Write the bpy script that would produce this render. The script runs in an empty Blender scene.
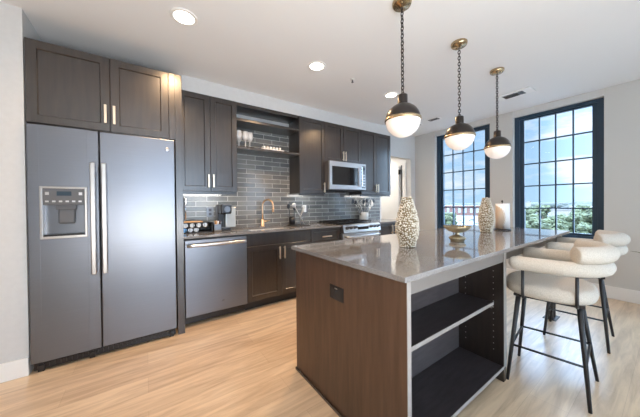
import bpy, bmesh, math, random
from mathutils import Vector, Matrix
random.seed(7)
S = bpy.context.scene
PI = math.pi

# ---------------------------------------------------------------- camera
def make_camera():
    f, cy, yaw, pitch, roll = 250.0, 206.0, .6095, .0091, -.0099
    F = Vector((math.sin(yaw)*math.cos(pitch), math.cos(yaw)*math.cos(pitch), -math.sin(pitch)))
    R = Vector((math.cos(yaw), -math.sin(yaw), 0)); U = R.cross(F)
    R2 = R*math.cos(roll)+U*math.sin(roll); U2 = U*math.cos(roll)-R*math.sin(roll)
    m = Matrix(((R2.x, U2.x, -F.x, 0), (R2.y, U2.y, -F.y, 0), (R2.z, U2.z, -F.z, 1.2245), (0, 0, 0, 1)))
    cd = bpy.data.cameras.new('camera'); cam = bpy.data.objects.new('camera', cd)
    S.collection.objects.link(cam); cam.matrix_world = m
    cd.sensor_width = 36; cd.lens = 36*f/640; cd.shift_y = -(208.5-cy)/640
    cd.clip_start = .02; cd.clip_end = 5000
    S.camera = cam
make_camera()

# ---------------------------------------------------------------- world, sun, exposure
S.view_settings.view_transform = 'Standard'; S.view_settings.look = 'None'
S.view_settings.gamma = 1; S.view_settings.use_curve_mapping = False
S.view_settings.exposure = 0.36
SKY_FRONT, SKY_BACK, SKY_HIGH = .86, 6.6, 24.0     # the sky is brighter overhead and on the sun's side (behind the camera)
SUN = 2.0
DOWNLIGHT_W = 13.0
FILL_W = 80.0

def make_world():
    w = bpy.data.worlds.new('sky'); S.world = w; w.use_nodes = True
    nt = w.node_tree; N = nt.nodes; L = nt.links; N.clear()
    out = N.new('ShaderNodeOutputWorld'); bg = N.new('ShaderNodeBackground'); L.new(bg.outputs[0], out.inputs[0])
    tc = N.new('ShaderNodeTexCoord'); sep = N.new('ShaderNodeSeparateXYZ'); L.new(tc.outputs['Generated'], sep.inputs[0])
    ramp = N.new('ShaderNodeValToRGB'); L.new(sep.outputs['Z'], ramp.inputs[0])
    e = ramp.color_ramp.elements
    e[0].position = 0; e[0].color = (.47, .71, .95, 1); e[1].position = .55; e[1].color = (.24, .48, .88, 1)
    mp = N.new('ShaderNodeMapping'); mp.inputs['Scale'].default_value = (1.6, 1.6, 5.5); mp.inputs['Location'].default_value = (.35, .2, .1)
    L.new(tc.outputs['Generated'], mp.inputs[0])
    no = N.new('ShaderNodeTexNoise'); no.inputs['Scale'].default_value = 2.6; no.inputs['Detail'].default_value = 7; no.inputs['Roughness'].default_value = .58
    L.new(mp.outputs[0], no.inputs[0])
    cr = N.new('ShaderNodeValToRGB'); c = cr.color_ramp.elements
    c[0].position = .44; c[0].color = (0, 0, 0, 1); c[1].position = .66; c[1].color = (1, 1, 1, 1)
    L.new(no.outputs[0], cr.inputs[0])
    mx = N.new('ShaderNodeMix'); mx.data_type = 'RGBA'; L.new(cr.outputs[0], mx.inputs['Factor'])
    L.new(ramp.outputs[0], mx.inputs[6]); mx.inputs[7].default_value = (.98, .99, 1.0, 1)
    by = N.new('ShaderNodeMapRange'); by.inputs['From Min'].default_value = .1; by.inputs['From Max'].default_value = -.5; L.new(sep.outputs['Y'], by.inputs['Value'])
    tint = N.new('ShaderNodeMix'); tint.data_type = 'RGBA'; L.new(by.outputs[0], tint.inputs['Factor'])     # clear blue sky on the far side of the building
    L.new(mx.outputs[2], tint.inputs[6]); tint.inputs[7].default_value = (.56, .76, 1.0, 1)
    L.new(tint.outputs[2], bg.inputs['Color'])
    mr = N.new('ShaderNodeMapRange'); mr.inputs['From Min'].default_value = .25; mr.inputs['From Max'].default_value = -.8
    mr.inputs['To Min'].default_value = SKY_FRONT; mr.inputs['To Max'].default_value = SKY_BACK
    L.new(sep.outputs['Y'], mr.inputs['Value'])
    mz = N.new('ShaderNodeMapRange'); mz.interpolation_type = 'SMOOTHSTEP'
    mz.inputs['From Min'].default_value = .34; mz.inputs['From Max'].default_value = .52
    mz.inputs['To Min'].default_value = 0; mz.inputs['To Max'].default_value = SKY_HIGH
    L.new(sep.outputs['Z'], mz.inputs['Value'])
    mxx = N.new('ShaderNodeMath'); mxx.operation = 'MAXIMUM'; L.new(mr.outputs[0], mxx.inputs[0]); L.new(mz.outputs[0], mxx.inputs[1])
    L.new(mxx.outputs[0], bg.inputs['Strength'])
make_world()
# added fill light, unseen behind the camera, aimed up to brighten the ceiling
fd = bpy.data.lights.new('ceiling_fill', 'AREA'); fd.shape = 'DISK'; fd.size = 1.6; fd.energy = FILL_W; fd.color = (1.0, .975, .94)
fo = bpy.data.objects.new('ceiling_fill', fd); S.collection.objects.link(fo); fo.location = (.1, -1.0, .8); fo.rotation_euler = (PI-.40, 0, -.1)
sd = bpy.data.lights.new('sun', 'SUN'); sd.energy = SUN; sd.angle = .02; sd.color = (1, .95, .87)
so = bpy.data.objects.new('sun', sd); S.collection.objects.link(so); so.rotation_euler = (math.radians(38), 0, math.radians(-70))

# ---------------------------------------------------------------- materials
def mat(name, col, rough=.5, metal=0, **k):
    m = bpy.data.materials.new(name); m.use_nodes = True
    b = m.node_tree.nodes['Principled BSDF']
    b.inputs['Base Color'].default_value = (*col, 1); b.inputs['Roughness'].default_value = rough; b.inputs['Metallic'].default_value = metal
    for kk, v in k.items():
        n = kk.replace('_', ' ')
        for i in b.inputs:
            if i.name.lower() == n.lower(): i.default_value = v
    return m
def nodes(m): return m.node_tree.nodes, m.node_tree.links, m.node_tree.nodes['Principled BSDF']
def noisy(m, c1, c2, scale=(1, 1, 1), ns=5, detail=4, lo=.35, hi=.65, bump=0, bscale=None, bdist=.01):
    N, L, b = nodes(m)
    tc = N.new('ShaderNodeTexCoord'); mp = N.new('ShaderNodeMapping'); mp.inputs['Scale'].default_value = scale
    L.new(tc.outputs['Object'], mp.inputs[0])
    no = N.new('ShaderNodeTexNoise'); no.inputs['Scale'].default_value = ns; no.inputs['Detail'].default_value = detail
    L.new(mp.outputs[0], no.inputs[0])
    r = N.new('ShaderNodeValToRGB'); e = r.color_ramp.elements
    e[0].position = lo; e[0].color = (*c1, 1); e[1].position = hi; e[1].color = (*c2, 1)
    L.new(no.outputs[0], r.inputs[0]); L.new(r.outputs[0], b.inputs['Base Color'])
    if bump:
        src = no
        if bscale:
            src = N.new('ShaderNodeTexNoise'); src.inputs['Scale'].default_value = bscale; src.inputs['Detail'].default_value = 3
            L.new(tc.outputs['Object'], src.inputs[0])
        bp = N.new('ShaderNodeBump'); bp.inputs['Strength'].default_value = bump; bp.inputs['Distance'].default_value = bdist
        L.new(src.outputs[0], bp.inputs['Height']); L.new(bp.outputs[0], b.inputs['Normal'])
    return m
M = {}
M['wood'] = noisy(mat('espresso_wood', (.04, .03, .025), .34, 0, IOR=1.6, Coat_Weight=.9, Coat_Roughness=.25), (.009, .006, .0048), (.027, .018, .014), (9, 9, .9), 4, 6, .3, .7)
M['wood_lit'] = noisy(mat('espresso_wood_lit', (.04, .03, .025), .40), (.066, .035, .021), (.108, .059, .036), (9, 9, .8), 4, 6, .3, .7)  # same espresso wood, warm light on the island end put into its colour
M['shelf_in'] = noisy(mat('shelf_laminate', (.03, .02, .02), .33), (.021, .017, .018), (.040, .034, .036), (1, 6, 6), 8, 5, .3, .7)
M['shelf_back'] = noisy(mat('shelf_back_laminate', (.07, .06, .06), .3), (.055, .046, .047), (.085, .073, .073), (1, 6, 6), 8, 5, .3, .7)
M['rail'] = mat('rail_sheen', (.17, .155, .145), .3)  # grey stands in for the sheen on the dark top rail
M['edge'] = mat('edge_highlight', (.30, .28, .265), .4)  # pale colour paints the window highlight on the island's front edges
M['dark_gap'] = mat('dark_recess', (.008, .008, .009), .6)
M['slate'] = noisy(mat('slate_steel', (.27, .27, .29), .36, .92), (.19, .20, .225), (.20, .21, .236), (1, 1, 60), 3, 3, .3, .7)
M['slate_side'] = mat('appliance_side', (.10, .10, .105), .45)
M['steel'] = mat('brushed_steel', (.62, .61, .60), .28, 1)
M['satin'] = mat('satin_sink_steel', (.66, .66, .65), .5, .45)
M['handle_steel'] = mat('bar_handle_steel', (.50, .475, .455), .32, 1)
M['steel_lt'] = mat('satin_steel', (.50, .51, .53), .33, .9)
M['steel_dark'] = mat('dark_steel', (.18, .18, .19), .3, 1)
M['black'] = mat('black_plastic', (.012, .012, .014), .3)
M['black_matte'] = mat('black_metal', (.018, .018, .02), .42)
M['black_glass'] = mat('black_glass', (.01, .011, .013), .06)
M['gold'] = mat('brushed_gold', (.80, .56, .36), .30, 1)
M['champagne'] = mat('champagne_pull', (.86, .72, .56), .33, 1)
M['brass'] = mat('aged_brass', (.50, .37, .22), .25, 1)
M['bronze'] = mat('dark_bronze', (.035, .029, .027), .30, .55)
M['ceiling'] = mat('ceiling_paint', (.77, .77, .77), .9)
M['wall'] = noisy(mat('wall_paint', (.66, .63, .60), .85), (.59, .585, .575), (.61, .605, .595), (1, 1, 1), 30, 2)
M['wall_w'] = mat('window_wall_paint', (.575, .565, .54), .85)
M['white'] = mat('white_paint', (.80, .79, .77), .5)
M['navy'] = mat('navy_window_metal', (.018, .045, .080), .35)
M['quartz'] = noisy(mat('grey_quartz', (.2, .19, .19), .05, 0, IOR=2.1), (.165, .162, .165), (.235, .23, .233), (1, 1, 1), 160, 4, .35, .65)
M['boucle'] = noisy(mat('cream_boucle', (.72, .68, .61), .95), (.51, .465, .40), (.62, .575, .505), (1, 1, 1), 210, 3, .35, .6, bump=.7, bdist=.006)
M['bead'] = mat('champagne_ceramic', (.80, .75, .64), .25, .35)
M['vase_core'] = mat('vase_core', (.20, .15, .085), .5, .3)
M['bowl_gold'] = mat('antique_gold', (.42, .36, .25), .28, .9)
M['paper'] = mat('paper_towel', (.88, .87, .85), .95)
M['tan_roll'] = mat('tan_paper_roll', (.58, .46, .35), .95)  # one even tan, darker than the loose white sheet
M['recess'] = mat('dispenser_recess', (.16, .17, .19), .3, .6)
M['chrome'] = mat('chrome', (.75, .75, .76), .12, 1)
M['globe'] = mat('opal_glass_lit', (.86, .80, .75), .25, 0, Emission_Color=(1, .88, .78, 1), Emission_Strength=.22)
M['lamp'] = mat('lamp_disc', (1, 1, 1), .5, 0, Emission_Color=(1, .93, .82, 1), Emission_Strength=6)
M['led'] = mat('led_strip', (1, 1, 1), .5, 0, Emission_Color=(1, .96, .9, 1), Emission_Strength=2)
M['screen'] = mat('display', (.01, .015, .02), .1, 0, Emission_Color=(.35, .55, .75, 1), Emission_Strength=.08)
M['orange'] = mat('orange_wood', (.62, .34, .15), .5)
M['pod'] = mat('coffee_pod', (.82, .83, .84), .4)
M['pod_blue'] = mat('blue_coffee_pod', (.12, .38, .72), .4)
M['pod_black'] = mat('black_coffee_pod', (.02, .018, .018), .4)
M['water'] = mat('grey_clear_plastic', (.42, .47, .50), .15)
M['utensil_white'] = mat('white_utensil', (.75, .72, .68), .45)
M['utensil_dark'] = mat('dark_silicone', (.02, .03, .045), .5)
M['leaf'] = noisy(mat('leaf', (.1, .13, .05), .55), (.05, .07, .03), (.12, .15, .07), (1, 1, 1), 8, 2)
M['foliage'] = noisy(mat('tree_foliage', (.1, .18, .07), .9), (.016, .023, .009), (.052, .062, .025), (1, 1, 1), 1.1, 5, .35, .65)
M['far_green'] = noisy(mat('far_woods', (.1, .16, .12), .95), (.0085, .012, .0085), (.014, .018, .012), (1, 1, 1), .05, 4)
M['bark'] = mat('bark', (.10, .07, .05), .9)
M['brick'] = noisy(mat('red_brick_wall', (.48, .25, .2), .9), (.085, .040, .033), (.11, .058, .048), (1, 1, 1), .5, 3)
M['stucco'] = mat('cream_stucco', (.15, .135, .118), .9)
M['roofing'] = mat('pale_roof', (.14, .14, .14), .9)
M['win_far'] = mat('far_window', (.15, .155, .165), .4)
M['asphalt'] = noisy(mat('asphalt_lot', (.5, .5, .5), .95), (.045, .047, .048), (.10, .10, .097), (1, 1, 1), .04, 4)
M['car_white'] = mat('white_car_paint', (.3, .3, .3), .4)
M['car_grey'] = mat('silver_car_paint', (.14, .145, .155), .4)
M['tyre'] = mat('tyre', (.02, .02, .02), .8)

def glass_mat(name, tint=(1, 1, 1), mixf=.07, rough=0.0):
    m = bpy.data.materials.new(name); m.use_nodes = True
    N = m.node_tree.nodes; L = m.node_tree.links; N.clear()
    o = N.new('ShaderNodeOutputMaterial'); t = N.new('ShaderNodeBsdfTransparent'); t.inputs[0].default_value = (*tint, 1)
    g = N.new('ShaderNodeBsdfGlossy'); g.inputs['Roughness'].default_value = rough
    lw = N.new('ShaderNodeLayerWeight'); lw.inputs[0].default_value = .3
    mm = N.new('ShaderNodeMath'); mm.operation = 'MULTIPLY_ADD'; mm.inputs[1].default_value = .35; mm.inputs[2].default_value = mixf
    L.new(lw.outputs['Fresnel'], mm.inputs[0])
    x = N.new('ShaderNodeMixShader'); L.new(mm.outputs[0], x.inputs[0]); L.new(t.outputs[0], x.inputs[1]); L.new(g.outputs[0], x.inputs[2]); L.new(x.outputs[0], o.inputs[0])
    return m
M['pane'] = glass_mat('window_glass', (.97, .985, .99), .0)
M['stemware'] = mat('clear_glass', (.92, .93, .94), .12, 0, Alpha=.42)

def floor_mat():
    m = mat('oak_planks', (.5, .35, .22), .29, 0, IOR=1.85); N, L, b = nodes(m)
    tc = N.new('ShaderNodeTexCoord')
    br = N.new('ShaderNodeTexBrick'); br.offset = .37; br.offset_frequency = 2
    br.inputs['Scale'].default_value = 1; br.inputs['Brick Width'].default_value = 1.22; br.inputs['Row Height'].default_value = .18
    br.inputs['Mortar Size'].default_value = .0009; br.inputs['Bias'].default_value = 0
    br.inputs['Color1'].default_value = (.605, .455, .31, 1); br.inputs['Color2'].default_value = (.665, .52, .365, 1); br.inputs['Mortar'].default_value = (.46, .33, .22, 1)
    L.new(tc.outputs['Object'], br.inputs[0])
    mp = N.new('ShaderNodeMapping'); mp.inputs['Scale'].default_value = (.9, 9, 1); L.new(tc.outputs['Object'], mp.inputs[0])
    no = N.new('ShaderNodeTexNoise'); no.inputs['Scale'].default_value = 2.2; no.inputs['Detail'].default_value = 8; no.inputs['Roughness'].default_value = .62; no.inputs['Distortion'].default_value = .6
    L.new(mp.outputs[0], no.inputs[0])
    r = N.new('ShaderNodeValToRGB'); e = r.color_ramp.elements
    e[0].position = .33; e[0].color = (.74, .68, .62, 1); e[1].position = .62; e[1].color = (1.12, 1.1, 1.06, 1)
    L.new(no.outputs[0], r.inputs[0])
    mx = N.new('ShaderNodeMix'); mx.data_type = 'RGBA'; mx.blend_type = 'MULTIPLY'; mx.inputs['Factor'].default_value = 1
    L.new(br.outputs[0], mx.inputs[6]); L.new(r.outputs[0], mx.inputs[7]); L.new(mx.outputs[2], b.inputs['Base Color'])
    return m
M['floor'] = floor_mat()
def tile_mat():
    m = mat('glazed_subway_tile', (.2, .2, .2), .12); N, L, b = nodes(m)
    tc = N.new('ShaderNodeTexCoord'); sp = N.new('ShaderNodeSeparateXYZ'); cb = N.new('ShaderNodeCombineXYZ')
    L.new(tc.outputs['Object'], sp.inputs[0]); L.new(sp.outputs[0], cb.inputs[0]); L.new(sp.outputs[2], cb.inputs[1])
    br = N.new('ShaderNodeTexBrick'); br.offset = .5
    br.inputs['Scale'].default_value = 1; br.inputs['Brick Width'].default_value = .255; br.inputs['Row Height'].default_value = .0635
    br.inputs['Mortar Size'].default_value = .003; br.inputs['Mortar Smooth'].default_value = .2
    br.inputs['Color1'].default_value = (.105, .115, .12, 1); br.inputs['Color2'].default_value = (.205, .205, .20, 1); br.inputs['Mortar'].default_value = (.50, .51, .50, 1)
    L.new(cb.outputs[0], br.inputs[0])
    no = N.new('ShaderNodeTexNoise'); no.inputs['Scale'].default_value = 9; no.inputs['Detail'].default_value = 3; L.new(tc.outputs['Object'], no.inputs[0])
    r = N.new('ShaderNodeValToRGB'); r.color_ramp.elements[0].color = (.75, .75, .76, 1); r.color_ramp.elements[1].color = (1.2, 1.17, 1.12, 1)
    L.new(no.outputs[0], r.inputs[0])
    mx = N.new('ShaderNodeMix'); mx.data_type = 'RGBA'; mx.blend_type = 'MULTIPLY'; mx.inputs['Factor'].default_value = 1
    L.new(br.outputs[0], mx.inputs[6]); L.new(r.outputs[0], mx.inputs[7]); L.new(mx.outputs[2], b.inputs['Base Color'])
    bp = N.new('ShaderNodeBump'); bp.inputs['Strength'].default_value = .35; bp.inputs['Distance'].default_value = .004; bp.invert = True
    L.new(br.outputs['Fac'], bp.inputs['Height']); L.new(bp.outputs[0], b.inputs['Normal'])
    ro = N.new('ShaderNodeMapRange'); ro.inputs['To Min'].default_value = .13; ro.inputs['To Max'].default_value = .7
    L.new(br.outputs['Fac'], ro.inputs['Value']); L.new(ro.outputs[0], b.inputs['Roughness'])
    return m
M['tile'] = tile_mat()

# ---------------------------------------------------------------- mesh helpers
class MB:
    def __init__(s): s.bm = bmesh.new()
    def _tag(s, faces, smooth):
        for f in faces: f.smooth = smooth
    def box(s, x0, x1, y0, y1, z0, z1, bev=0, seg=2):
        r = bmesh.ops.create_cube(s.bm, size=1)
        vs = r['verts']
        for v in vs:
            v.co = Vector((x0+(v.co.x+.5)*(x1-x0), y0+(v.co.y+.5)*(y1-y0), z0+(v.co.z+.5)*(z1-z0)))
        if bev:
            es = list({e for v in vs for e in v.link_edges})
            bmesh.ops.bevel(s.bm, geom=es, offset=bev, segments=seg, affect='EDGES', profile=.5)
        return s
    def cyl(s, p0, p1, r0, r1=None, seg=16, caps=True):
        p0, p1 = Vector(p0), Vector(p1); r1 = r0 if r1 is None else r1
        d = p1-p0; q = d.to_track_quat('Z', 'Y').to_matrix().to_4x4(); q.translation = (p0+p1)/2
        r = bmesh.ops.create_cone(s.bm, cap_ends=caps, segments=seg, radius1=r0, radius2=r1, depth=d.length, matrix=q)
        fs = {f for v in r['verts'] for f in v.link_faces}
        for f in fs: f.smooth = len(f.verts) == 4
        return s
    def lathe(s, prof, c=(0, 0, 0), seg=32, cap=True):
        rings = []
        for (r, z) in prof:
            if r < 1e-5: rings.append([s.bm.verts.new((c[0], c[1], c[2]+z))])
            else: rings.append([s.bm.verts.new((c[0]+r*math.cos(2*PI*i/seg), c[1]+r*math.sin(2*PI*i/seg), c[2]+z)) for i in range(seg)])
        for a, b in zip(rings, rings[1:]):
            for i in range(seg):
                j = (i+1) % seg
                vs = [a[i % len(a)], a[j % len(a)], b[j % len(b)], b[i % len(b)]]
                u = []
                for v in vs:
                    if v not in u: u.append(v)
                if len(u) > 2:
                    f = s.bm.faces.new(u); f.smooth = True
        if cap:
            for rg in (rings[0], rings[-1]):
                if len(rg) > 2: s.bm.faces.new(rg)
        return s
    def tube(s, pts, r, seg=12, caps=True, closed=False, flat=1.0):
        pts = [Vector(p) for p in pts]; n = len(pts)
        rs = r if isinstance(r, (list, tuple)) else [r]*n
        rings = []; up = None
        for i, p in enumerate(pts):
            if closed: t = (pts[(i+1) % n]-pts[i-1]).normalized()
            else: t = (pts[min(i+1, n-1)]-pts[max(i-1, 0)]).normalized()
            if up is None: up = Vector((0, 0, 1)) if abs(t.z) < .9 else Vector((1, 0, 0))
            a = t.cross(up)
            if a.length < 1e-4: a = t.cross(Vector((0, 1, 0)))
            a.normalize(); b = a.cross(t).normalized(); up = b
            rings.append([s.bm.verts.new(p+(a*math.cos(2*PI*k/seg)+b*flat*math.sin(2*PI*k/seg))*rs[i]) for k in range(seg)])
        m = n if closed else n-1
        for i in range(m):
            A, B = rings[i], rings[(i+1) % n]
            for k in range(seg):
                f = s.bm.faces.new((A[k], A[(k+1) % seg], B[(k+1) % seg], B[k])); f.smooth = True
        if caps and not closed:
            s.bm.faces.new(rings[0]); s.bm.faces.new(rings[-1])
        return s
    def sausage(s, pts, r, seg=20, capn=5, bulge=1.0):
        """tube with rounded ends"""
        pts = [Vector(p) for p in pts]
        t0 = (pts[0]-pts[1]).normalized(); t1 = (pts[-1]-pts[-2]).normalized()
        P, Rr = [], []
        for i in range(capn):
            a = PI/2*(1-i/capn); P.append(pts[0]+t0*r*bulge*math.sin(a)); Rr.append(max(r*math.cos(a), r*.03))
        for p in pts: P.append(p); Rr.append(r)
        for i in range(1, capn+1):
            a = PI/2*i/capn; P.append(pts[-1]+t1*r*bulge*math.sin(a)); Rr.append(max(r*math.cos(a), r*.03))
        return s.tube(P, Rr, seg)
    def ball(s, c, r, sub=2, sc=(1, 1, 1)):
        m = Matrix.Translation(c) @ Matrix.Diagonal((*sc, 1))
        q = bmesh.ops.create_icosphere(s.bm, subdivisions=sub, radius=r, matrix=m)
        for f in {f for v in q['verts'] for f in v.link_faces}: f.smooth = True
        return s
    def torus(s, c, R, r, nrm=(0, 0, 1), seg=32, rs=8, stretch=1.0, axis2=None):
        n = Vector(nrm).normalized(); a = n.orthogonal().normalized() if axis2 is None else Vector(axis2).normalized(); b = n.cross(a)
        pts = [Vector(c)+a*R*stretch*math.cos(2*PI*i/seg)+b*R*math.sin(2*PI*i/seg) for i in range(seg)]
        return s.tube(pts, r, rs, closed=True)
    def shaker(s, x0, x1, z0, z1, yf, th=.02, st=.058, rec=.010):
        """door or drawer front facing -y: raised frame around a recessed panel, one closed surface"""
        bm = s.bm
        def ring(x0, x1, z0, z1, y): return [bm.verts.new((x0, y, z0)), bm.verts.new((x1, y, z0)), bm.verts.new((x1, y, z1)), bm.verts.new((x0, y, z1))]
        b = .0022
        R = [ring(x0, x1, z0, z1, yf+th), ring(x0, x1, z0, z1, yf+b), ring(x0+b, x1-b, z0+b, z1-b, yf),
             ring(x0+st, x1-st, z0+st, z1-st, yf), ring(x0+st+.006, x1-st-.006, z0+st+.006, z1-st-.006, yf+rec)]
        for A, B in zip(R, R[1:]):
            for i in range(4): bm.faces.new((A[i], A[(i+1) % 4], B[(i+1) % 4], B[i]))
        bm.faces.new(R[0]); bm.faces.new(R[-1])
        return s
    def build(s, name, m, parent=None, smooth_all=False):
        bmesh.ops.recalc_face_normals(s.bm, faces=s.bm.faces[:])
        me = bpy.data.meshes.new(name); s.bm.to_mesh(me); s.bm.free()
        if smooth_all:
            for p in me.polygons: p.use_smooth = True
        me.materials.append(M[m] if isinstance(m, str) else m)
        o = bpy.data.objects.new(name, me); S.collection.objects.link(o)
        if parent: o.parent = parent
        return o

def tag(o, label, cat, group=None, kind=None):
    o['label'] = label; o['category'] = cat
    if group: o['group'] = group
    if kind: o['kind'] = kind
    return o
def thing(name, label, cat, loc=(0, 0, 0), rz=0, group=None):
    o = bpy.data.objects.new(name, None); S.collection.objects.link(o); o.empty_display_size = .05
    o.location = loc; o.rotation_euler = (0, 0, rz)
    return tag(o, label, cat, group)
def dup(root, loc, rz, label, group=None):
    def cp(o, par):
        c = o.copy(); S.collection.objects.link(c)
        if par: c.parent = par
        for ch in [x for x in list(S.collection.objects) if x.parent == o]: cp(ch, c)
        return c
    r = cp(root, None); r.location = loc; r.rotation_euler = (0, 0, rz); r['label'] = label
    if group: r['group'] = group
    return r
def struct(name, mb, m, label=None, parent=None):
    o = mb.build(name, m, parent)
    if parent is None: o['kind'] = 'structure'
    if label: o['label'] = label
    return o

# ---------------------------------------------------------------- room shell
CE = 2.6515      # ceiling height
RY_ = -3.1       # rear wall of the living area
XW = 4.78        # inner face of the window wall
YB = 3.42        # kitchen back wall
struct('floor', MB().box(-3.2, 4.98, RY_-.2, 6.2, -.06, 0), 'floor', 'light oak plank floor')
struct('ceiling', MB().box(-3.2, 4.98, RY_-.2, 6.2, CE, CE+.12), 'ceiling', 'smooth off-white ceiling')
struct('wall_back', MB().box(-.71, 3.87, YB, YB+.12, 0, CE), 'wall', 'painted wall behind the kitchen cabinets')
struct('wall_left', MB().box(-3.2, -.71, 2.705, YB+.12, 0, CE), 'wall', 'pale wall to the left of the refrigerator')
struct('wall_far_left', MB().box(-3.2, -3.08, RY_-.2, 2.705, 0, CE), 'wall')
struct('soffit', MB().box(.30, 3.80, 3.112, YB, 2.488, CE), 'wall', 'painted soffit above the wall cabinets')
# header and post of the hall opening
struct('trim_1', MB().box(3.80, XW, 3.25, 3.37, 2.155, CE), 'wall', 'painted header over the hall opening')
struct('wall_post', MB().box(4.63, XW, 3.25, 3.37, 0, 2.155), 'wall', 'narrow wall return beside the hall opening')
struct('wall_hall_right', MB().box(4.63, 4.75, 3.37, 6.1, 0, CE), 'white', 'white wall inside the hall')
struct('wall_hall_left', MB().box(3.75, 3.87, YB+.12, 6.1, 0, CE), 'white')
struct('wall_hall_end', MB().box(3.75, 4.75, 6.0, 6.12, 0, CE), 'white')
struct('ceiling_hall', MB().box(3.87, 4.63, 3.37, 6.0, 2.25, 2.30), 'ceiling')
dr = thing('door_1', 'white panelled door standing open against the hall wall', 'door', (4.60, 3.52, 0)); dr['kind'] = 'structure'
p = MB().box(-.02, .02, .0, .86, .01, 2.03)
for z in [i*.145+.08 for i in range(13)]: p.box(-.024, -.019, .01, .85, z, z+.132)
p.build('door_panel', 'white', dr)
for z in (.25, 1.02, 1.90): MB().box(-.04, .0, -.035, -.002, z-.05, z+.05).cyl((-.04, -.018, z-.055), (-.04, -.018, z+.055), .010, seg=10).build('hinge', 'black', dr)
struct('trim_2', MB().box(4.608, 4.63, 3.372, 3.45, 0, 2.10), 'white', 'white casing of the hall door')
struct('trim_3', MB().box(4.612, 4.63, 3.462, 3.482, 0, 2.05), 'dark_gap', 'dark gap along the hinge side of the door')

# window wall at x = XW with full height recesses
W2 = (.539, 1.499); W1 = (1.821, 2.801)
OFF = (-2.05, -1.05)      # a third window of the same kind further along the wall, out of frame
WT = .22
WZ0, WZ1 = .69, 2.56
RE = .075      # reveal depth to the window frame
p = MB()
ys = [RY_-.2, OFF[0], OFF[1], W2[0], W2[1], W1[0], W1[1], 3.25]
for a, b in zip(ys[0::2], ys[1::2]): p.box(XW, XW+WT, a, b, 0, CE)
p.box(XW, XW+WT, 3.25, 3.37, 0, CE)
for a, b in (OFF, W2, W1): p.box(XW, XW+WT, a, b, 0, WZ0)
struct('wall_right', p, 'wall_w', 'window wall painted warm grey')
for i, (a, b) in enumerate((W2, W1, OFF)):
    struct('trim_%d' % (4+i), MB().box(XW+.012, XW+WT, a, b, WZ1, CE), 'wall', 'painted fascia between window head and ceiling')
def window(n, a, b, label):
    w = thing('window_%d' % n, label, 'window', (XW+RE, (a+b)/2, WZ0)); w['kind'] = 'structure'
    h = WZ1-WZ0; y0, y1 = a-(a+b)/2, b-(a+b)/2
    f = MB(); fs = .064
    f.box(0, .10, y0, y0+fs, 0, h, .004).box(0, .10, y1-fs, y1, 0, h, .004).box(.001, .10, y0+fs, y1-fs, 0, .06).box(.001, .10, y0+fs, y1-fs, h-.045, h)
    s2 = .052     # the inner sash
    i0, i1, z0, z1 = y0+fs, y1-fs, .06, h-.045
    f.box(.03, .08, i0, i0+s2, z0, z1).box(.03, .08, i1-s2, i1, z0, z1).box(.031, .08, i0+s2, i1-s2, z0, z0+.03).box(.031, .08, i0+s2, i1-s2, z1-.02, z1)
    f.build('window_frame', 'navy', w)
    g = MB(); j0, j1, k0, k1 = i0+s2, i1-s2, z0+.03, z1-.02
    for k in range(1, 4):
        y = j0+(j1-j0)*k/4; g.box(.036, .074, y-.0085, y+.0085, k0, k1)
    for k in range(1, 5):
        z = k0+(k1-k0)*k/5; g.box(.0365, .0735, j0, j1, z-.0085, z+.0085)
    g.build('glazing_bars', 'navy', w)
    MB().box(.053, .057, j0, j1, k0, k1).build('window_glass', 'pane', w)
window(1, *W1, 'left tall navy grid window behind the pendant lamps')
window(2, *W2, 'right tall navy grid window behind the bar stools')
window(3, *OFF, 'tall navy grid window')
# rear wall of the living area, behind the camera, with wide windows
RY = RY_
p = MB(); xs = [-3.2, -.3, 2.1, 3.3, 4.3, 4.98]
for a, b in zip(xs[0::2], xs[1::2]): p.box(a, b, RY-.2, RY, 0, CE)
for a, b in zip(xs[1::2], xs[2::2]): p.box(a, b, RY-.2, RY, 0, .35); p.box(a, b, RY-.2, RY, 2.52, CE)
struct('wall_rear', p, 'wall')
for n, (a, b) in enumerate(zip(xs[1::2], xs[2::2])):
    w = thing('window_%d' % (n+4), 'wide living room window', 'window', ((a+b)/2, RY-.12, .35)); w['kind'] = 'structure'
    f = MB(); hw = (b-a)/2; h = 2.17
    f.box(-hw, -hw+.05, -.04, .04, 0, h).box(hw-.05, hw, -.04, .04, 0, h).box(-hw, hw, -.039, .039, 0, .05).box(-hw, hw, -.039, .039, h-.05, h)
    for k in range(1, 4): f.box(-hw+2*hw*k/4-.012, -hw+2*hw*k/4+.012, -.03, .03, .05, h-.05)
    for k in range(1, 5): f.box(-hw, hw, -.029, .029, h*k/5-.012, h*k/5+.012)
    f.build('window_frame', 'navy', w)
    MB().box(-hw, hw, -.002, .002, .04, h-.04).build('window_glass', 'pane', w)
struct('baseboard_right', MB().box(XW-.016, XW, RY_, 3.25, 0, .155, .004), 'white', 'white baseboard under the windows')
struct('baseboard_left', MB().box(-3.08, -.71, 2.689, 2.705, 0, .13, .004), 'white', 'white baseboard left of the refrigerator')
struct('backsplash', MB().box(.295, 3.84, YB-.012, YB-.001, .914, 2.40), 'tile', 'glossy grey-blue subway tile backsplash')
struct('trim_7', MB().box(3.84, 3.872, YB-.016, YB-.001, .914, 2.40), 'white', 'white edge strip at the end of the tile')

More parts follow.
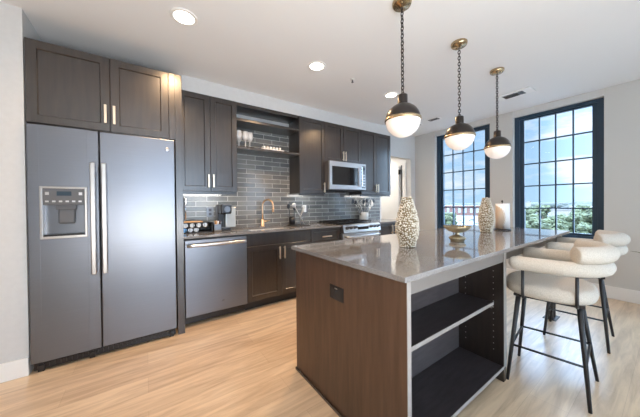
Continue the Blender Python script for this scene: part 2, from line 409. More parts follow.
# ---------------------------------------------------------------- cabinets
def pull(par, x, z, yf, L=.15, vertical=True, m='champagne', name='handle'):
    p = MB(); h = L/2
    if vertical:
        p.box(x-.0085, x+.0085, yf-.034, yf-.023, z-h, z+h, .002)
        for s in (-1, 1): p.cyl((x, yf-.026, z+s*h*.72), (x, yf+.002, z+s*h*.72), .005, seg=8)
    else:
        p.box(x-h, x+h, yf-.034, yf-.023, z-.0085, z+.0085, .002)
        for s in (-1, 1): p.cyl((x+s*h*.72, yf-.026, z), (x+s*h*.72, yf+.002, z), .005, seg=8)
    return p.build(name, m, par)
def door(t, x0, x1, z0, z1, yf, hx=None, hz=None, L=.15, name='door', st=.058):
    d = MB().shaker(x0+.0015, x1-.0015, z0+.0015, z1-.0015, yf, st=st).build(name, 'wood', t)
    if hx is not None: pull(d, hx, hz, yf, L)
    return d
YU = 3.10
# cabinet over the refrigerator
t = thing('wall_cabinet', 'dark wood two-door cabinet above the refrigerator', 'cabinet', (0, 0, 0))
MB().box(-.705, .238, 2.722, YB, 1.838, 2.452).build('body', 'wood', t)
MB().box(.19, .238, 2.701, 2.721, 1.838, 2.452).build('filler_strip', 'wood', t)
door(t, -.703, -.229, 1.84, 2.45, 2.70, -.258, 1.975)
door(t, -.229, .188, 1.84, 2.45, 2.70, -.202, 1.975)
t = MB().box(.2385, .296, 2.70, YB-.013, 0, 2.452, .001).build('cabinet_end_panel', 'wood'); tag(t, 'tall dark wood panel between refrigerator and dishwasher', 'panel')
# upper pair left of the open shelves
def upper(name, label, x0, x1, z0, z1, splits, handles, rail=True, hz=1.50):
    t = thing(name, label, 'cabinet')
    MB().box(x0, x1, YU+.0205, YB-.013, z0, z1).build('body', 'wood', t)
    xs = [x0]+splits+[x1]
    for a, b, hx in zip(xs, xs[1:], handles): door(t, a, b, z0, z1, YU, hx, hz)
    if rail: MB().box(x0+.004, x1-.004, YU+.022, YU+.040, z0-.032, z0-.0005).build('light_rail', 'wood', t)
    return t
ZT, ZB = 2.486, 1.378
upper('wall_cabinet', 'dark wood two-door wall cabinet directly above the coffee maker', .30, .932, ZB, ZT, [.626], [.600, .652])
upper('wall_cabinet', 'single-door dark wood wall cabinet left of the microwave', 1.814, 2.266, ZB, ZT, [], [2.238], hz=1.47)
upper('wall_cabinet', 'short dark wood two-door cabinet above the microwave', 2.2665, 3.030, 1.875, ZT, [2.645], [2.620, 2.670], rail=False, hz=1.985)
upper('wall_cabinet', 'dark wood two-door wall cabinet at the right end of the row', 3.031, 3.797, ZB, ZT, [3.405], [3.380, 3.430], hz=1.49)
# open shelves
t = thing('open_shelf_unit', 'open dark wood shelves over the sink between wall cabinets', 'shelf')
MB().box(.9335, 1.8125, YU+.012, YB-.013, 2.445, ZT).build('top_panel', 'wood', t)
MB().box(.9335, 1.8125, YU+.006, YB-.013, 2.262, 2.294, .002).build('shelf', 'wood', t)
MB().box(.9335, 1.8125, YU+.006, YB-.013, 1.918, 1.950, .002).build('shelf', 'wood', t)
# under-cabinet lamps
for lab, x0, x1 in (('slim lamp strip under the cabinet above the coffee maker', .36, .88), ('slim lamp strip under the wall cabinet left of the microwave', 1.86, 2.22), ('slim lamp strip under the rightmost wall cabinet', 3.08, 3.75)):
    t = thing('under_cabinet_light', lab, 'lamp', ((x0+x1)/2, 3.17, ZB-.002)); w = (x1-x0)/2
    MB().box(-w, w, -.02, .02, -.010, 0, .002).build('housing', 'white', t)
    MB().box(-w+.01, w-.01, -.012, .012, -.0125, -.0098).build('diffuser', 'led', t)
    ld = bpy.data.lights.new('strip_light', 'AREA'); ld.shape = 'RECTANGLE'; ld.size = 2*w-.04; ld.size_y = .03; ld.energy = (1.5 if x0 < 1 else .8)*(x1-x0)/.5; ld.color = (1, .97, .93)
    lo = bpy.data.objects.new('strip_light', ld); S.collection.objects.link(lo); lo.parent = t; lo.location = (0, .03, -.018); lo.rotation_euler = (math.radians(35), 0, 0)

# base cabinets, front doors at y = 2.795
YD = 2.795
def base(label, x0, x1, top=.889):
    t = thing('base_cabinet', label, 'cabinet')
    MB().box(x0, x1, YD+.0205, YB-.013, .10, top).build('body', 'wood', t)
    MB().box(x0, x1, YD+.075, YD+.095, 0, .0995).build('toe_kick', 'black_matte', t)
    return t
t = base('black-fronted sink cabinet with two doors and gold pulls', .934, 1.800, .725)
MB().box(.936, 1.798, YD, YD+.02, .742, .886, .002).build('false_front', 'wood', t)
door(t, .936, 1.367, .105, .738, YD, 1.335, .635)
door(t, 1.367, 1.798, .105, .738, YD, 1.400, .635)
t = base('narrow dark base cabinet between sink and range', 1.801, 2.300)
d = MB().shaker(1.8025, 2.2985, .672, .886, YD, st=.045).build('drawer', 'wood', t); pull(d, 2.05, .775, YD, .16, False)
door(t, 1.8015, 2.2985, .105, .668, YD, 1.85, .58)
t = base('dark base cabinet to the right of the range', 3.085, 3.86)
for a, b, hx in ((3.0865, 3.47, 3.43), (3.47, 3.8585, 3.51)): door(t, a, b, .105, .886, YD, hx, .78)

# countertops of the wall run
CT0, CT1 = .890, .914
t = thing('countertop', 'grey quartz countertop with the sink cut into it', 'countertop')
p = MB()
SX0, SX1, SY0, SY1 = 1.02, 1.63, 2.865, 3.235
p.box(.298, SX0, 2.768, YB-.013, CT0, CT1, .002).box(SX1, 2.308, 2.768, YB-.013, CT0, CT1, .002)
p.box(SX0-.001, SX1+.001, 2.768, SY0, CT0+.0004, CT1-.0002, .0015).box(SX0-.001, SX1+.001, SY1, YB-.013, CT0+.0004, CT1-.0002)
p.build('slab', 'quartz', t)
t = MB().box(3.082, 3.875, 2.768, YB-.013, CT0, CT1, .002).build('countertop', 'quartz'); tag(t, 'short grey quartz countertop right of the range', 'countertop')
# sink
t = thing('sink', 'undermounted stainless steel sink below the gold faucet', 'sink', ((SX0+SX1)/2, (SY0+SY1)/2, CT0-.001))
w, d = (SX1-SX0)/2, (SY1-SY0)/2; z = -.145
p = MB()
p.box(-w-.02, w+.02, -d-.02, -d+.004, z, 0).box(-w-.02, w+.02, d-.004, d+.02, z, 0).box(-w-.02, -w+.004, -d, d, z, 0).box(w-.004, w+.02, -d, d, z, 0).box(-w-.019, w+.019, -d-.019, d+.019, z-.01, z+.001)
p.build('basin', 'satin', t)
MB().lathe([(.0, .004), (.03, .004), (.042, .0015), (.042, 0)], (0, 0, z+.001), 20).build('drain', 'chrome', t)
# faucet
t = thing('faucet', 'brushed gold gooseneck faucet behind the sink', 'faucet', (1.335, 3.31, CT1))
MB().lathe([(.030, 0), (.030, .006), (.025, .012), (.022, .10), (.018, .105)], seg=24).build('base', 'gold', t)
pts = [(0, 0, .10), (0, 0, .20), (0, 0, .29)]+[(.0+.085*(1-math.cos(a))*.55, -.085*(1-math.cos(a))*.85, .29+.085*math.sin(a)) for a in [PI*i/12 for i in range(1, 12)]]
pts += [(.093, -.145, .285), (.094, -.146, .255)]
MB().tube(pts, .0115, 14).build('spout', 'gold', t)
MB().cyl((.094, -.146, .262), (.094, -.146, .205), .0145, .0135, 14).build('spray_head', 'gold', t)
p = MB().cyl((.0, 0, .072), (.052, -.012, .075), .0125, .0125, 14).cyl((.048, -.012, .075), (.060, -.030, .078), .007, .006, 10).cyl((.055, -.014, .075), (.100, -.022, .083), .006, .005, 10)
p.build('lever', 'gold', t)

# ---------------------------------------------------------------- refrigerator
t = thing('refrigerator', 'slate grey side-by-side refrigerator with ice and water dispenser', 'refrigerator', (-.234, 0, 0))
X0, X1, XG = -.464, .462, -.068
MB().box(X0+.005, X1-.005, 2.770, 3.40, .035, 1.815, .006).build('body', 'slate_side', t)
YF = 2.68
# left door is built around the dispenser opening
a, b, z0, z1 = -.398, -.148, .985, 1.37
p = MB()
p.box(X0, a, YF, 2.752, .075, 1.826, .006).box(b, XG-.003, YF, 2.752, .075, 1.826, .006)
p.box(a-.008, b+.008, YF+.0004, 2.7515, .0755, z0).box(a-.008, b+.008, YF+.0004, 2.7515, z1, 1.8255)
ld = p.build('door', 'slate', t)
p = MB().box(XG+.003, X1, YF, 2.752, .075, 1.826, .006)
rd = p.build('door', 'slate', t)
# dispenser
p = MB()
for q in ((a-.006, a+.012, z0-.004, z1+.004), (b-.012, b+.006, z0-.004, z1+.004)): p.box(q[0], q[1], YF-.006, YF+.065, q[2], q[3], .004)
p.box(a, b, YF-.0058, YF+.065, z0-.0038, z0+.016, .003).box(a, b, YF-.0058, YF+.065, z1-.012, z1+.0038, .003)
p.box(a+.002, b-.002, YF+.060, YF+.066, z0, z1)
p.build('dispenser_frame', 'handle_steel', ld)
MB().box(a+.010, b-.010, YF+.001, YF+.05, 1.235, z1-.010, .003).build('control_panel', 'slate_side', ld)
MB().box(a+.085, a+.165, YF-.001, YF+.004, 1.305, 1.338).build('display', 'screen', ld)
for i in range(6): MB().box(a+.024+i*.036, a+.042+i*.036, YF-.0008, YF+.003, 1.256, 1.268).build('button', 'steel', ld)
for i in (0, 1): MB().box(a+.024+i*.182, a+.044+i*.182, YF-.0008, YF+.003, 1.31, 1.332).build('button', 'steel', ld)
MB().box(a+.012, b-.012, YF+.054, YF+.061, z0+.014, 1.236).build('recess_back', 'recess', ld)
p = MB().box(a+.085, b-.07, YF+.022, YF+.05, 1.09, 1.215, .012); p.box(a+.075, b-.06, YF+.012, YF+.05, 1.20, 1.236, .004)
p.build('dispenser_paddle', 'slate_side', ld)
MB().box(a+.014, b-.014, YF+.004, YF+.055, z0+.012, z0+.026, .003).build('drip_tray', 'black', ld)
for par, x in ((ld, -.103), (rd, -.036)):
    p = MB().box(x-.016, x+.016, YF-.062, YF-.040, .685, 1.565, .006)
    for z in (.735, 1.515): p.box(x-.012, x+.012, YF-.045, YF+.002, z-.016, z+.016, .003)
    p.build('handle', 'handle_steel', par)
MB().lathe([(0, .002), (.014, .002), (.016, 0)], seg=20).build('badge', 'steel', rd)
o = [c for c in rd.children][-1] if rd.children else None
bd = [x for x in S.collection.objects if x.name.startswith('badge')][0]; bd.location = (.405, YF-.0005, 1.735); bd.rotation_euler = (PI/2, 0, 0)
p = MB().box(X0+.01, X1-.01, YF+.028, YF+.06, .012, .070, .003)
for i in range(28):
    x = X0+.04+i*.031; p.box(x, x+.019, YF+.022, YF+.03, .028, .056)
for x in (X0+.03, -.15, X1-.06): p.box(x, x+.035, YF+.018, YF+.05, 0, .05, .004)
p.build('kick_grille', 'black', t)

# ---------------------------------------------------------------- dishwasher
t = thing('dishwasher', 'slate grey dishwasher with a bar handle next to the refrigerator', 'dishwasher', (.615, 0, 0))
MB().box(-.300, .302, 2.805, 3.38, .10, .885).build('body', 'slate_side', t)
d = MB().box(-.306, .314, 2.775, 2.804, .105, .872, .006).build('door', 'slate', t)
p = MB(); pts = [(-.285+.578*i/12, 2.732-.010*math.sin(PI*i/12), .822) for i in range(13)]
p.tube(pts, .0145, 12, flat=1.15)
for x in (-.272, .280): p.box(x-.016, x+.016, 2.735, 2.776, .808, .836, .004)
p.build('handle', 'steel', d)
bd = MB().lathe([(0, .002), (.012, .002), (.014, 0)], seg=20).build('badge', 'steel_dark', d); bd.location = (.055, 2.7752, .205); bd.rotation_euler = (PI/2, 0, 0)
MB().box(-.308, .314, 2.84, 2.86, .02, .104, .002).build('toe_panel', 'black', t)
MB().box(-.316, .3175, 2.80, 2.82, .872, .8895).build('top_strip', 'dark_gap', t)

# ---------------------------------------------------------------- microwave
t = thing('microwave', 'over-the-range stainless microwave with dark glass door', 'microwave', (2.648, 0, 1.437))
MB().box(-.378, .378, 3.025, YB-.014, 0, .436, .003).build('body', 'slate_side', t)
d = MB().box(-.379, .378, 2.985, 3.024, .008, .434, .004).build('door', 'steel_lt', t)
MB().box(-.335, .205, 2.9825, 2.99, .075, .360, .003).build('door_glass', 'black_glass', d)
MB().box(.285, .368, 2.9835, 2.99, .035, .405, .002).build('control_panel', 'steel_dark', t)
p = MB(); p.box(.232, .262, 2.938, 2.955, .06, .385, .006)
for z in (.085, .36): p.box(.236, .252, 2.95, 2.986, z-.012, z+.012)
p.build('handle', 'chrome', d)
for r in range(5):
    for c in range(2): MB().box(.298+c*.032, .320+c*.032, 2.982, 2.985, .06+r*.045, .078+r*.045).build('button', 'steel', t)
MB().box(.296, .358, 2.982, 2.985, .33, .37).build('display', 'screen', t)
p = MB().box(-.36, .36, 3.04, 3.38, -.014, .001)
for i in range(2): p.box(-.30+i*.34, -.04+i*.34, 3.06, 3.20, -.018, -.012)
p.build('vent_filter', 'dark_gap', t)

# ---------------------------------------------------------------- range
t = thing('range', 'stainless slide-in range with front knobs under the microwave', 'range', (2.692, 0, 0))
MB().box(-.381, .381, 2.80, 3.40, .05, .892).build('body', 'slate_side', t)
MB().box(-.385, .385, 2.775, YB-.014, .8925, .920, .003).build('cooktop', 'black_glass', t)
for cx in (-.19, .19):
    p = MB()
    for k in range(4):
        p.box(cx-.165+k*.105, cx-.150+k*.105, 2.90, 3.36, .932, .946)
    for y in (2.90, 3.125, 3.35): p.box(cx-.17, cx+.17, y, y+.014, .931, .945)
    for sx in (-.165, .155):
        for y in (2.902, 3.352): p.box(cx+sx, cx+sx+.012, y, y+.012, .919, .935)
    p.build('grate', 'black_matte', t)
p = MB()
bm = p.bm      # sloped control fascia
sec = [(2.715, .800), (2.735, .905), (2.790, .921), (2.80, .800)]
vsL = [bm.verts.new((-.384, y, z)) for y, z in sec]; vsR = [bm.verts.new((.384, y, z)) for y, z in sec]
for i in range(4): bm.faces.new((vsL[i], vsL[(i+1) % 4], vsR[(i+1) % 4], vsR[i]))
bm.faces.new(vsL); bm.faces.new(vsR)
p.build('control_panel', 'steel', t)
MB().box(-.11, .11, 2.716, 2.73, .835, .875).build('display', 'black_glass', t)
for x in (-.32, -.245, -.17, .17, .245, .32):
    MB().cyl((x, 2.728, .868), (x, 2.700, .876), .024, .020, 18).cyl((x, 2.702, .8755), (x, 2.672, .884), .017, .015, 14).build('knob', 'steel_dark', t)
d = MB().box(-.380, .380, 2.745, 2.799, .215, .790, .005).build('oven_door', 'steel', t)
MB().box(-.27, .27, 2.7435, 2.75, .33, .62, .003).build('door_glass', 'black_glass', d)
p = MB().tube([(-.35+.7*i/10, 2.700-.008*math.sin(PI*i/10), .742) for i in range(11)], .0135, 12)
for x in (-.335, .335): p.box(x-.012, x+.012, 2.70, 2.747, .730, .754, .003)
p.build('handle', 'steel', d)
MB().box(-.05, .05, 2.7425, 2.747, .665, .695).build('badge', 'steel_dark', d)
MB().box(-.380, .380, 2.755, 2.799, .06, .208, .005).build('drawer', 'steel', t)
for x in (-.34, .34):
    for y in (2.84, 3.34): MB().cyl((x, y, 0), (x, y, .055), .018, seg=10).build('foot', 'black', t)

# ---------------------------------------------------------------- island
t = thing('kitchen_island', 'dark wood kitchen island with open shelves facing the stools side', 'kitchen island')
p = MB().box(.906, .932, .66, 1.618, 0, .889, .0015); p.build('end_panel', 'wood_lit', t)
MB().box(.8955, .9055, .655, 1.622, 0, .018, .002).build('shoe_moulding', 'wood', t)
MB().box(1.978, 2.018, .674, 1.60, .0, .889, .001).build('side_panel', 'wood', t)
MB().box(.9325, 1.9775, .970, .985, .09, .889).build('back_panel', 'shelf_back', t)
MB().box(.9325, 1.9775, .985, 1.585, .10, .888).build('cabinet_body', 'wood', t)
MB().box(.9325, 1.9775, .676, .694, .818, .889, .001).build('top_rail', 'rail', t)
MB().box(.9325, 1.9775, .676, .9695, .088, .108, .001).build('bottom_shelf', 'shelf_in', t)
MB().box(.934, 1.976, .735, .969, .508, .530, .001).build('shelf', 'shelf_in', t)
for nm, q in (('edge_highlight', (.934, 1.976, .7325, .7352, .508, .530)), ('edge_highlight', (.9325, 1.9775, .6738, .6762, .088, .108)), ('edge_highlight', (.906, .932, .6575, .6605, .0, .889)), ('edge_highlight', (1.978, 2.018, .6715, .6745, .10, .889))):
    MB().box(*q).build(nm, 'edge', t)  # thin pale strips carry the painted highlight
MB().box(.935, 1.977, .745, .760, 0, .0875).build('toe_kick', 'black_matte', t)
for x in (.9335, 1.9765):
    s = -1 if x > 1.5 else 1
    for y in (.745, .93):
        MB().box(min(x, x+s*.012), max(x, x+s*.012), y-.008, y+.008, .485, .509).build('shelf_clip', 'chrome', t)
p = MB()
for y in (.735, .92):
    for k in range(15): p.cyl((1.979, y, .20+k*.042), (1.9772, y, .20+k*.042), .0032, seg=8)
p.build('peg_holes', 'steel', t)['kind'] = 'stuff'
for a, b, hx in ((.934, 1.455, 1.42), (1.455, 1.976, 1.49)):
    d = MB(); d.box(a+.002, b-.002, 1.586, 1.606, .105, .885, .002); d = d.build('door', 'wood', t)
    MB().box(hx-.008, hx+.008, 1.628, 1.638, .70, .85, .002).box(hx-.004, hx+.004, 1.605, 1.63, .72, .728).box(hx-.004, hx+.004, 1.605, 1.63, .82, .828).build('handle', 'champagne', d)
# table extension
p = MB().box(2.0185, 3.60, .700, .722, .815, .889, .001).box(2.0185, 3.60, 1.545, 1.567, .815, .889, .001).box(3.578, 3.60, .722, 1.545, .815, .889, .001)
p.build('apron', 'wood', t)
for y in (.74, 1.49):
    p = MB()
    for dx in (0, .085): p.box(3.43+dx, 3.475+dx, y, y+.045, 0.006, .815, .002)
    p.box(3.41, 3.58, y-.03, y+.075, 0, .008, .002)
    p.build('leg', 'black_matte', t)
t = MB().box(.880, 3.658, .648, 1.640, .8895, .914, .0025).build('countertop', 'quartz'); tag(t, 'long polished grey quartz top of the island', 'countertop')
t = thing('power_outlet', 'black power outlet set in the island end panel', 'outlet', (.9055, 1.137, .703))
MB().box(-.004, .001, -.062, .062, -.04, .04, .0015).build('cover_plate', 'black', t)
for y in (-.028, .028):
    p = MB().box(-.0055, -.0035, y-.019, y+.019, -.026, .026, .001)
    p.build('socket', 'black_matte', t)
MB().box(-.0056, -.0034, -.012, .012, .024, .030).build('indicator', 'steel', t)

# ---------------------------------------------------------------- bar stools
def stool():
    t = thing('bar_stool', 'cream boucle bar stool nearest the camera, with black tapered legs', 'stool', (0, 0, 0), 0, 'cream bar stools at the island')
    # seat: rounded puck, flat sided
    p = MB(); bm = p.bm; n = 40; prof = [(.0, .690), (.6, .691), (.88, .687), (.965, .674), (.995, .652), (.99, .630), (.955, .609), (.89, .600), (0, .600)]
    rings = []
    for r, z in prof:
        if r == 0: rings.append([bm.verts.new((0, .025, z))]); continue
        rg = []
        for i in range(n):
            a = 2*PI*i/n; c, s_ = math.cos(a), math.sin(a); e = .78
            x = .248*math.copysign(abs(c)**e, c)*r; y = .235*math.copysign(abs(s_)**e, s_)*r
            rg.append(bm.verts.new((x, y+.025, z)))
        rings.append(rg)
    for A, B in zip(rings, rings[1:]):
        for i in range(n):
            j = (i+1) % n; u = []
            for v in (A[i % len(A)], A[j % len(A)], B[j % len(B)], B[i % len(B)]):
                if v not in u: u.append(v)
            bm.faces.new(u).smooth = True
    p.build('seat', 'boucle', t)
    # horseshoe bolster
    def arc(rx, ry, y0, a0, a1, z, n=24): return [(rx*math.sin(math.radians(a0+(a1-a0)*i/n)), y0-ry*math.cos(math.radians(a0+(a1-a0)*i/n)), z) for i in range(n+1)]
    R = .238
    pts = [(-R, .165, .820), (-R, .06, .820)]+arc(R, .215, -.02, -90, 90, .820)+[(R, .06, .820), (R, .165, .820)]
    MB().sausage(pts, .045, 20).build('arm_bolster', 'boucle', t)
    pts = arc(R+.008, .222, -.02, -66, 62, .906, 20)
    MB().sausage(pts, .051, 20, bulge=.18).build('back_bolster', 'boucle', t)
    # metal band under the back and the arm posts
    MB().tube(arc(R-.012, .205, -.02, -62, 62, .774, 18), .007, 8).build('support_band', 'black_matte', t)
    for x, y in ((-R+.006, .135), (R-.006, .135), (-.222, -.115), (.222, -.115)):
        sx = math.copysign(1, x)
        MB().tube([(x, y, .784), (x, y, .65), (x, y, .604), (x-sx*.012, y, .592), (x-sx*.06, y, .590)], .0085, 8).build('arm_post', 'black_matte', t)
    MB().box(-.19, .19, -.15, .19, .584, .601, .004).build('seat_base', 'black_matte', t)
    top = {(-1, 1): (-.165, .165), (1, 1): (.165, .165), (-1, -1): (-.165, -.125), (1, -1): (.165, -.125)}
    bot = {(-1, 1): (-.207, .222), (1, 1): (.180, .210), (-1, -1): (-.214, -.168), (1, -1): (.198, -.208)}
    ring = []
    for k in ((-1, 1), (1, 1), (1, -1), (-1, -1)):
        a, b = top[k], bot[k]
        MB().cyl((*b, 0), (*a, .592), .0095, .0145, 12).build('leg', 'black_matte', t)
        f = 1-.245/.592; ring.append(Vector((a[0]+(b[0]-a[0])*f, a[1]+(b[1]-a[1])*f, .245)))
    p = MB()
    for i in range(4): p.cyl(ring[i], ring[(i+1) % 4], .0075, seg=8)
    p.build('footrest', 'black_matte', t)
    return t
st = stool(); st.location = (2.276, .487, 0); st.rotation_euler.z = math.radians(9)
dup(st, (3.225, .512, 0), math.radians(8), 'cream boucle bar stool at the far end of the island, nearer the window')

# ---------------------------------------------------------------- things on the island
def beaded_vase(loc, h, rmax, label):
    t = thing('vase', label, 'vase', loc, random.random(), 'beaded vases on the island')
    def rad(u):
        k = [(0, .66), (.06, .71), (.2, .88), (.34, .98), (.42, 1), (.56, .95), (.75, .73), (.9, .52), (1, .42)]
        for (u0, r0), (u1, r1) in zip(k, k[1:]):
            if u <= u1: return (r0+(r1-r0)*(u-u0)/(u1-u0))*rmax*.9
        return k[-1][1]*rmax*.9
    prof = [(rad(i/20)*.97, h*i/20) for i in range(21)]
    prof = [(0, 0)]+prof+[(rad(1)*.86, h), (rad(.9)*.86, h*.9), (0, h*.88)]
    MB().lathe(prof, seg=28, cap=False).build('body', 'vase_core', t)
    p = MB(); rows = 25
    for i in range(rows):
        u = (i+.5)/rows; r = rad(u); n = max(10, int(2*PI*r/(h/rows*1.02)))
        for k in range(n):
            a = 2*PI*(k+.5*(i % 2)+random.uniform(-.34, .34))/n; rr = r*random.uniform(.97, 1.05)
            s = h/rows*.49*random.uniform(.7, 1.15)
            p.ball((rr*math.cos(a), rr*math.sin(a), min(max(h*u+random.uniform(-.0055, .0055), s), h*1.02)), s, 1, (1, 1, random.uniform(.8, 1.1)))
    p.build('beading', 'bead', t)
    return t
beaded_vase((1.515, 1.095, .914), .350, .082, 'champagne beaded vase nearest the camera on the island')
beaded_vase((2.86, 1.125, .914), .355, .077, 'champagne beaded vase beside the paper towel roll')
t = thing('footed_bowl', 'antique gold footed bowl on the island between two vases', 'bowl', (2.03, 1.005, .914))
MB().lathe([(0, 0), (.046, 0), (.050, .004), (.048, .012), (.056, .022), (.057, .032), (.045, .042), (.022, .050), (.014, .058), (.018, .064), (.012, .070), (.012, .074)], seg=36).build('foot', 'bowl_gold', t)
MB().lathe([(0, .070), (.03, .072), (.066, .084), (.089, .104), (.096, .118), (.094, .121), (.086, .108), (.06, .090), (.03, .080), (0, .078)], seg=40, cap=False).build('dish', 'bowl_gold', t)
p = MB()
for i in range(28):
    a = 2*PI*i/28; p.ball((.094*math.cos(a), .094*math.sin(a), .120), .0055, 1)
p.build('rim_beading', 'bowl_gold', t); p = MB()
for i in range(28):
    a = 2*PI*i/28; p.ball((.056*math.cos(a), .056*math.sin(a), .027), .0055, 1, (1, 1, 1.6))
p.build('foot_beading', 'bowl_gold', t)
t = thing('paper_towel_holder', 'tan roll with a white paper sheet on a dark stand by the right window', 'paper towel holder', (3.24, 1.115, .914))
MB().lathe([(0, 0), (.080, 0), (.082, .006), (.078, .013), (0, .014)], seg=32, cap=False).build('base', 'black_matte', t)
MB().cyl((0, 0, .01), (0, 0, .315), .006, seg=10).ball((0, 0, .318), .011, 2).build('spindle', 'black_matte', t)
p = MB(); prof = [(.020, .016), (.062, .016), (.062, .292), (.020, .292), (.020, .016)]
p.lathe(prof, seg=36, cap=False).build('paper_roll', 'tan_roll', t)
p = MB(); bm = p.bm     # loose sheet hanging off the roll, its edge slanted
A = [bm.verts.new((-.0665*math.cos(a), -.0665*math.sin(a), .2925)) for a in [-.85+2.75*i/10 for i in range(11)]]
B = [bm.verts.new((-.0690*math.cos(a), -.0690*math.sin(a), .017)) for a in [.45+1.45*i/10 for i in range(11)]]
for i in range(10): bm.faces.new((A[i], A[i+1], B[i+1], B[i])).smooth = True
o = p.build('loose_sheet', 'paper', t); md = o.modifiers.new('solid', 'SOLIDIFY'); md.thickness = .0015
MB().cyl((.082, -.02, .008), (.082, -.02, .20), .006, seg=10).ball((.082, -.02, .20), .0075, 2).cyl((.06, -.012, .008), (.086, -.021, .008), .006, seg=8).build('side_rod', 'black_matte', t)

# ---------------------------------------------------------------- pendants
def pendant(x, y, label):
    t = thing('pendant_lamp', label, 'lamp', (x, y, CE), 0, 'globe pendant lamps over the island')
    can = MB().lathe([(0, 0), (.066, 0), (.067, -.008), (.063, -.024), (.058, -.030), (.020, -.034), (.012, -.040), (0, -.040)], seg=36, cap=False).build('canopy', 'brass', t)
    for a in (.6, .6+PI): MB().lathe([(0, -.010), (.006, -.009), (.008, 0)], (.042*math.cos(a), .042*math.sin(a), -.029), 10).build('screw', 'brass', can)
    p = MB(); z = -.045; k = 0; zend = 1.995-CE
    while z > zend+.01:
        ax = (1, 0, 0) if k % 2 else (0, 1, 0)
        p.torus((0, 0, z-.012), .0098, .0034, ax, 14, 6, stretch=1.85, axis2=(0, 0, 1)); z -= .0262; k += 1
    p.torus((0, 0, zend+.008), .011, .003, (1, 0, 0), 16, 6)
    p.build('chain', 'bronze', t)
    zc = 1.812-CE; R = .121
    MB().lathe([(0, zc+.182), (.030, zc+.182), (.034, zc+.178), (.034, zc+.120), (.037, zc+.112), (0, zc+.112)], seg=28, cap=False).build('collar', 'bronze', t)
    prof = [(R*math.cos(a), zc+R*math.sin(a)) for a in [PI/2*i/14 for i in range(1, 14)]]
    MB().lathe([(R, zc+.004)]+prof+[(.01, zc+R)], seg=40, cap=False).build('dome', 'bronze', t)
    MB().lathe([(R-.004, zc-.006), (R+.004, zc-.006), (R+.005, zc), (R+.004, zc+.012), (R-.002, zc+.012)], seg=48, cap=False).build('ring', 'brass', t)
    r2 = R-.002
    MB().lathe([(r2, zc-.004)]+[(r2*math.cos(a), zc-r2*math.sin(a)) for a in [PI/2*i/16 for i in range(1, 16)]]+[(0, zc-r2)], seg=40, cap=False).build('globe', 'globe', t)
    return t
pd = pendant(1.513, 1.125, 'globe pendant lamp above the nearest beaded vase, largest in view')
dup(pd, (2.322, 1.125, CE), .4, 'globe pendant lamp in the middle of the row, before the left window')
dup(pd, (3.141, 1.125, CE), .9, 'globe pendant lamp farthest from the camera, between the windows')

# ---------------------------------------------------------------- ceiling fittings
def downlight(x, y, label, seen=True):
    t = thing('downlight', label, 'ceiling light', (x, y, CE), 0, 'round recessed ceiling lights')
    MB().lathe([(.070, -.001), (.072, -.007), (.088, -.008), (.095, -.004), (.096, 0), (.070, 0)], seg=40, cap=False).build('trim_ring', 'white', t)
    MB().lathe([(0, -.004), (.071, -.004), (.071, -.0005), (0, -.0005)], seg=40, cap=False).build('diffuser', 'lamp', t)
    ld = bpy.data.lights.new('bulb', 'AREA'); ld.shape = 'DISK'; ld.size = .13; ld.energy = DOWNLIGHT_W; ld.color = (1, .64, .35); ld.spread = math.radians(150)
    lo = bpy.data.objects.new('bulb', ld); S.collection.objects.link(lo); lo.parent = t; lo.location = (0, 0, -.012)
downlight(.26, 2.149, 'round lit ceiling light in front of the refrigerator cabinet')
downlight(1.476, 2.146, 'round lit ceiling light in front of the open shelves')
downlight(2.679, 2.170, 'round lit ceiling light partly behind the nearest pendant lamp')

t = thing('downlight', 'added unseen light that brightens the hall', 'ceiling light', (4.25, 4.2, 2.25))  # extra lamp added out of view to brighten the hall
MB().lathe([(0, 0), (.08, 0), (.08, -.012), (0, -.016)], seg=32, cap=False).build('diffuser', 'lamp', t)
ld = bpy.data.lights.new('bulb', 'AREA'); ld.shape = 'DISK'; ld.size = .14; ld.energy = 14; ld.color = (1, .92, .82)
lo = bpy.data.objects.new('bulb', ld); S.collection.objects.link(lo); lo.parent = t; lo.location = (0, 0, -.02)
t = thing('air_vent', 'long white ceiling air vent by the right window', 'vent', (4.02, 1.235, CE), math.radians(-3))
MB().box(-.105, .105, -.19, .19, -.014, 0, .003).build('frame', 'white', t)
MB().box(-.062, .062, -.10, .125, -.0155, -.0135).build('louvre_opening', 'dark_gap', t)
p = MB()
for i in range(7): p.box(-.060+i*.0192, -.056+i*.0192, -.10, .125, -.018, -.0135)
p.box(-.062, .062, -.055, -.040, -.0182, -.0135)
p.build('louvre', 'steel', t)
t = thing('air_vent', 'small square ceiling vent near the left window', 'vent', (4.06, 2.39, CE))
MB().box(-.06, .06, -.10, .10, -.009, 0, .003).build('frame', 'white', t)
p = MB()
for i in range(6): p.box(-.048+i*.017, -.038+i*.017, -.085, .085, -.0105, -.008)
p.build('slot', 'dark_gap', t)
t = thing('air_vent', 'small ceiling vent half hidden behind the nearest pendant lamp', 'vent', (4.09, 2.72, CE))
MB().box(-.06, .06, -.06, .06, -.009, 0, .003).build('frame', 'white', t)
p = MB()
for i in range(5): p.box(-.045+i*.02, -.034+i*.02, -.048, .048, -.0105, -.008)
p.build('slot', 'dark_gap', t)
t = thing('sprinkler', 'small fire sprinkler head on the ceiling', 'sprinkler', (1.97, 2.145, CE))
MB().lathe([(0, -.006), (.022, -.006), (.028, 0)], seg=20).build('escutcheon', 'white', t)
MB().cyl((0, 0, -.004), (0, 0, -.030), .006, seg=10).cyl((0, 0, -.034), (0, 0, -.037), .014, seg=14).cyl((-.008, 0, -.01), (-.008, 0, -.036), .002, seg=6).cyl((.008, 0, -.01), (.008, 0, -.036), .002, seg=6).build('head', 'steel_dark', t)

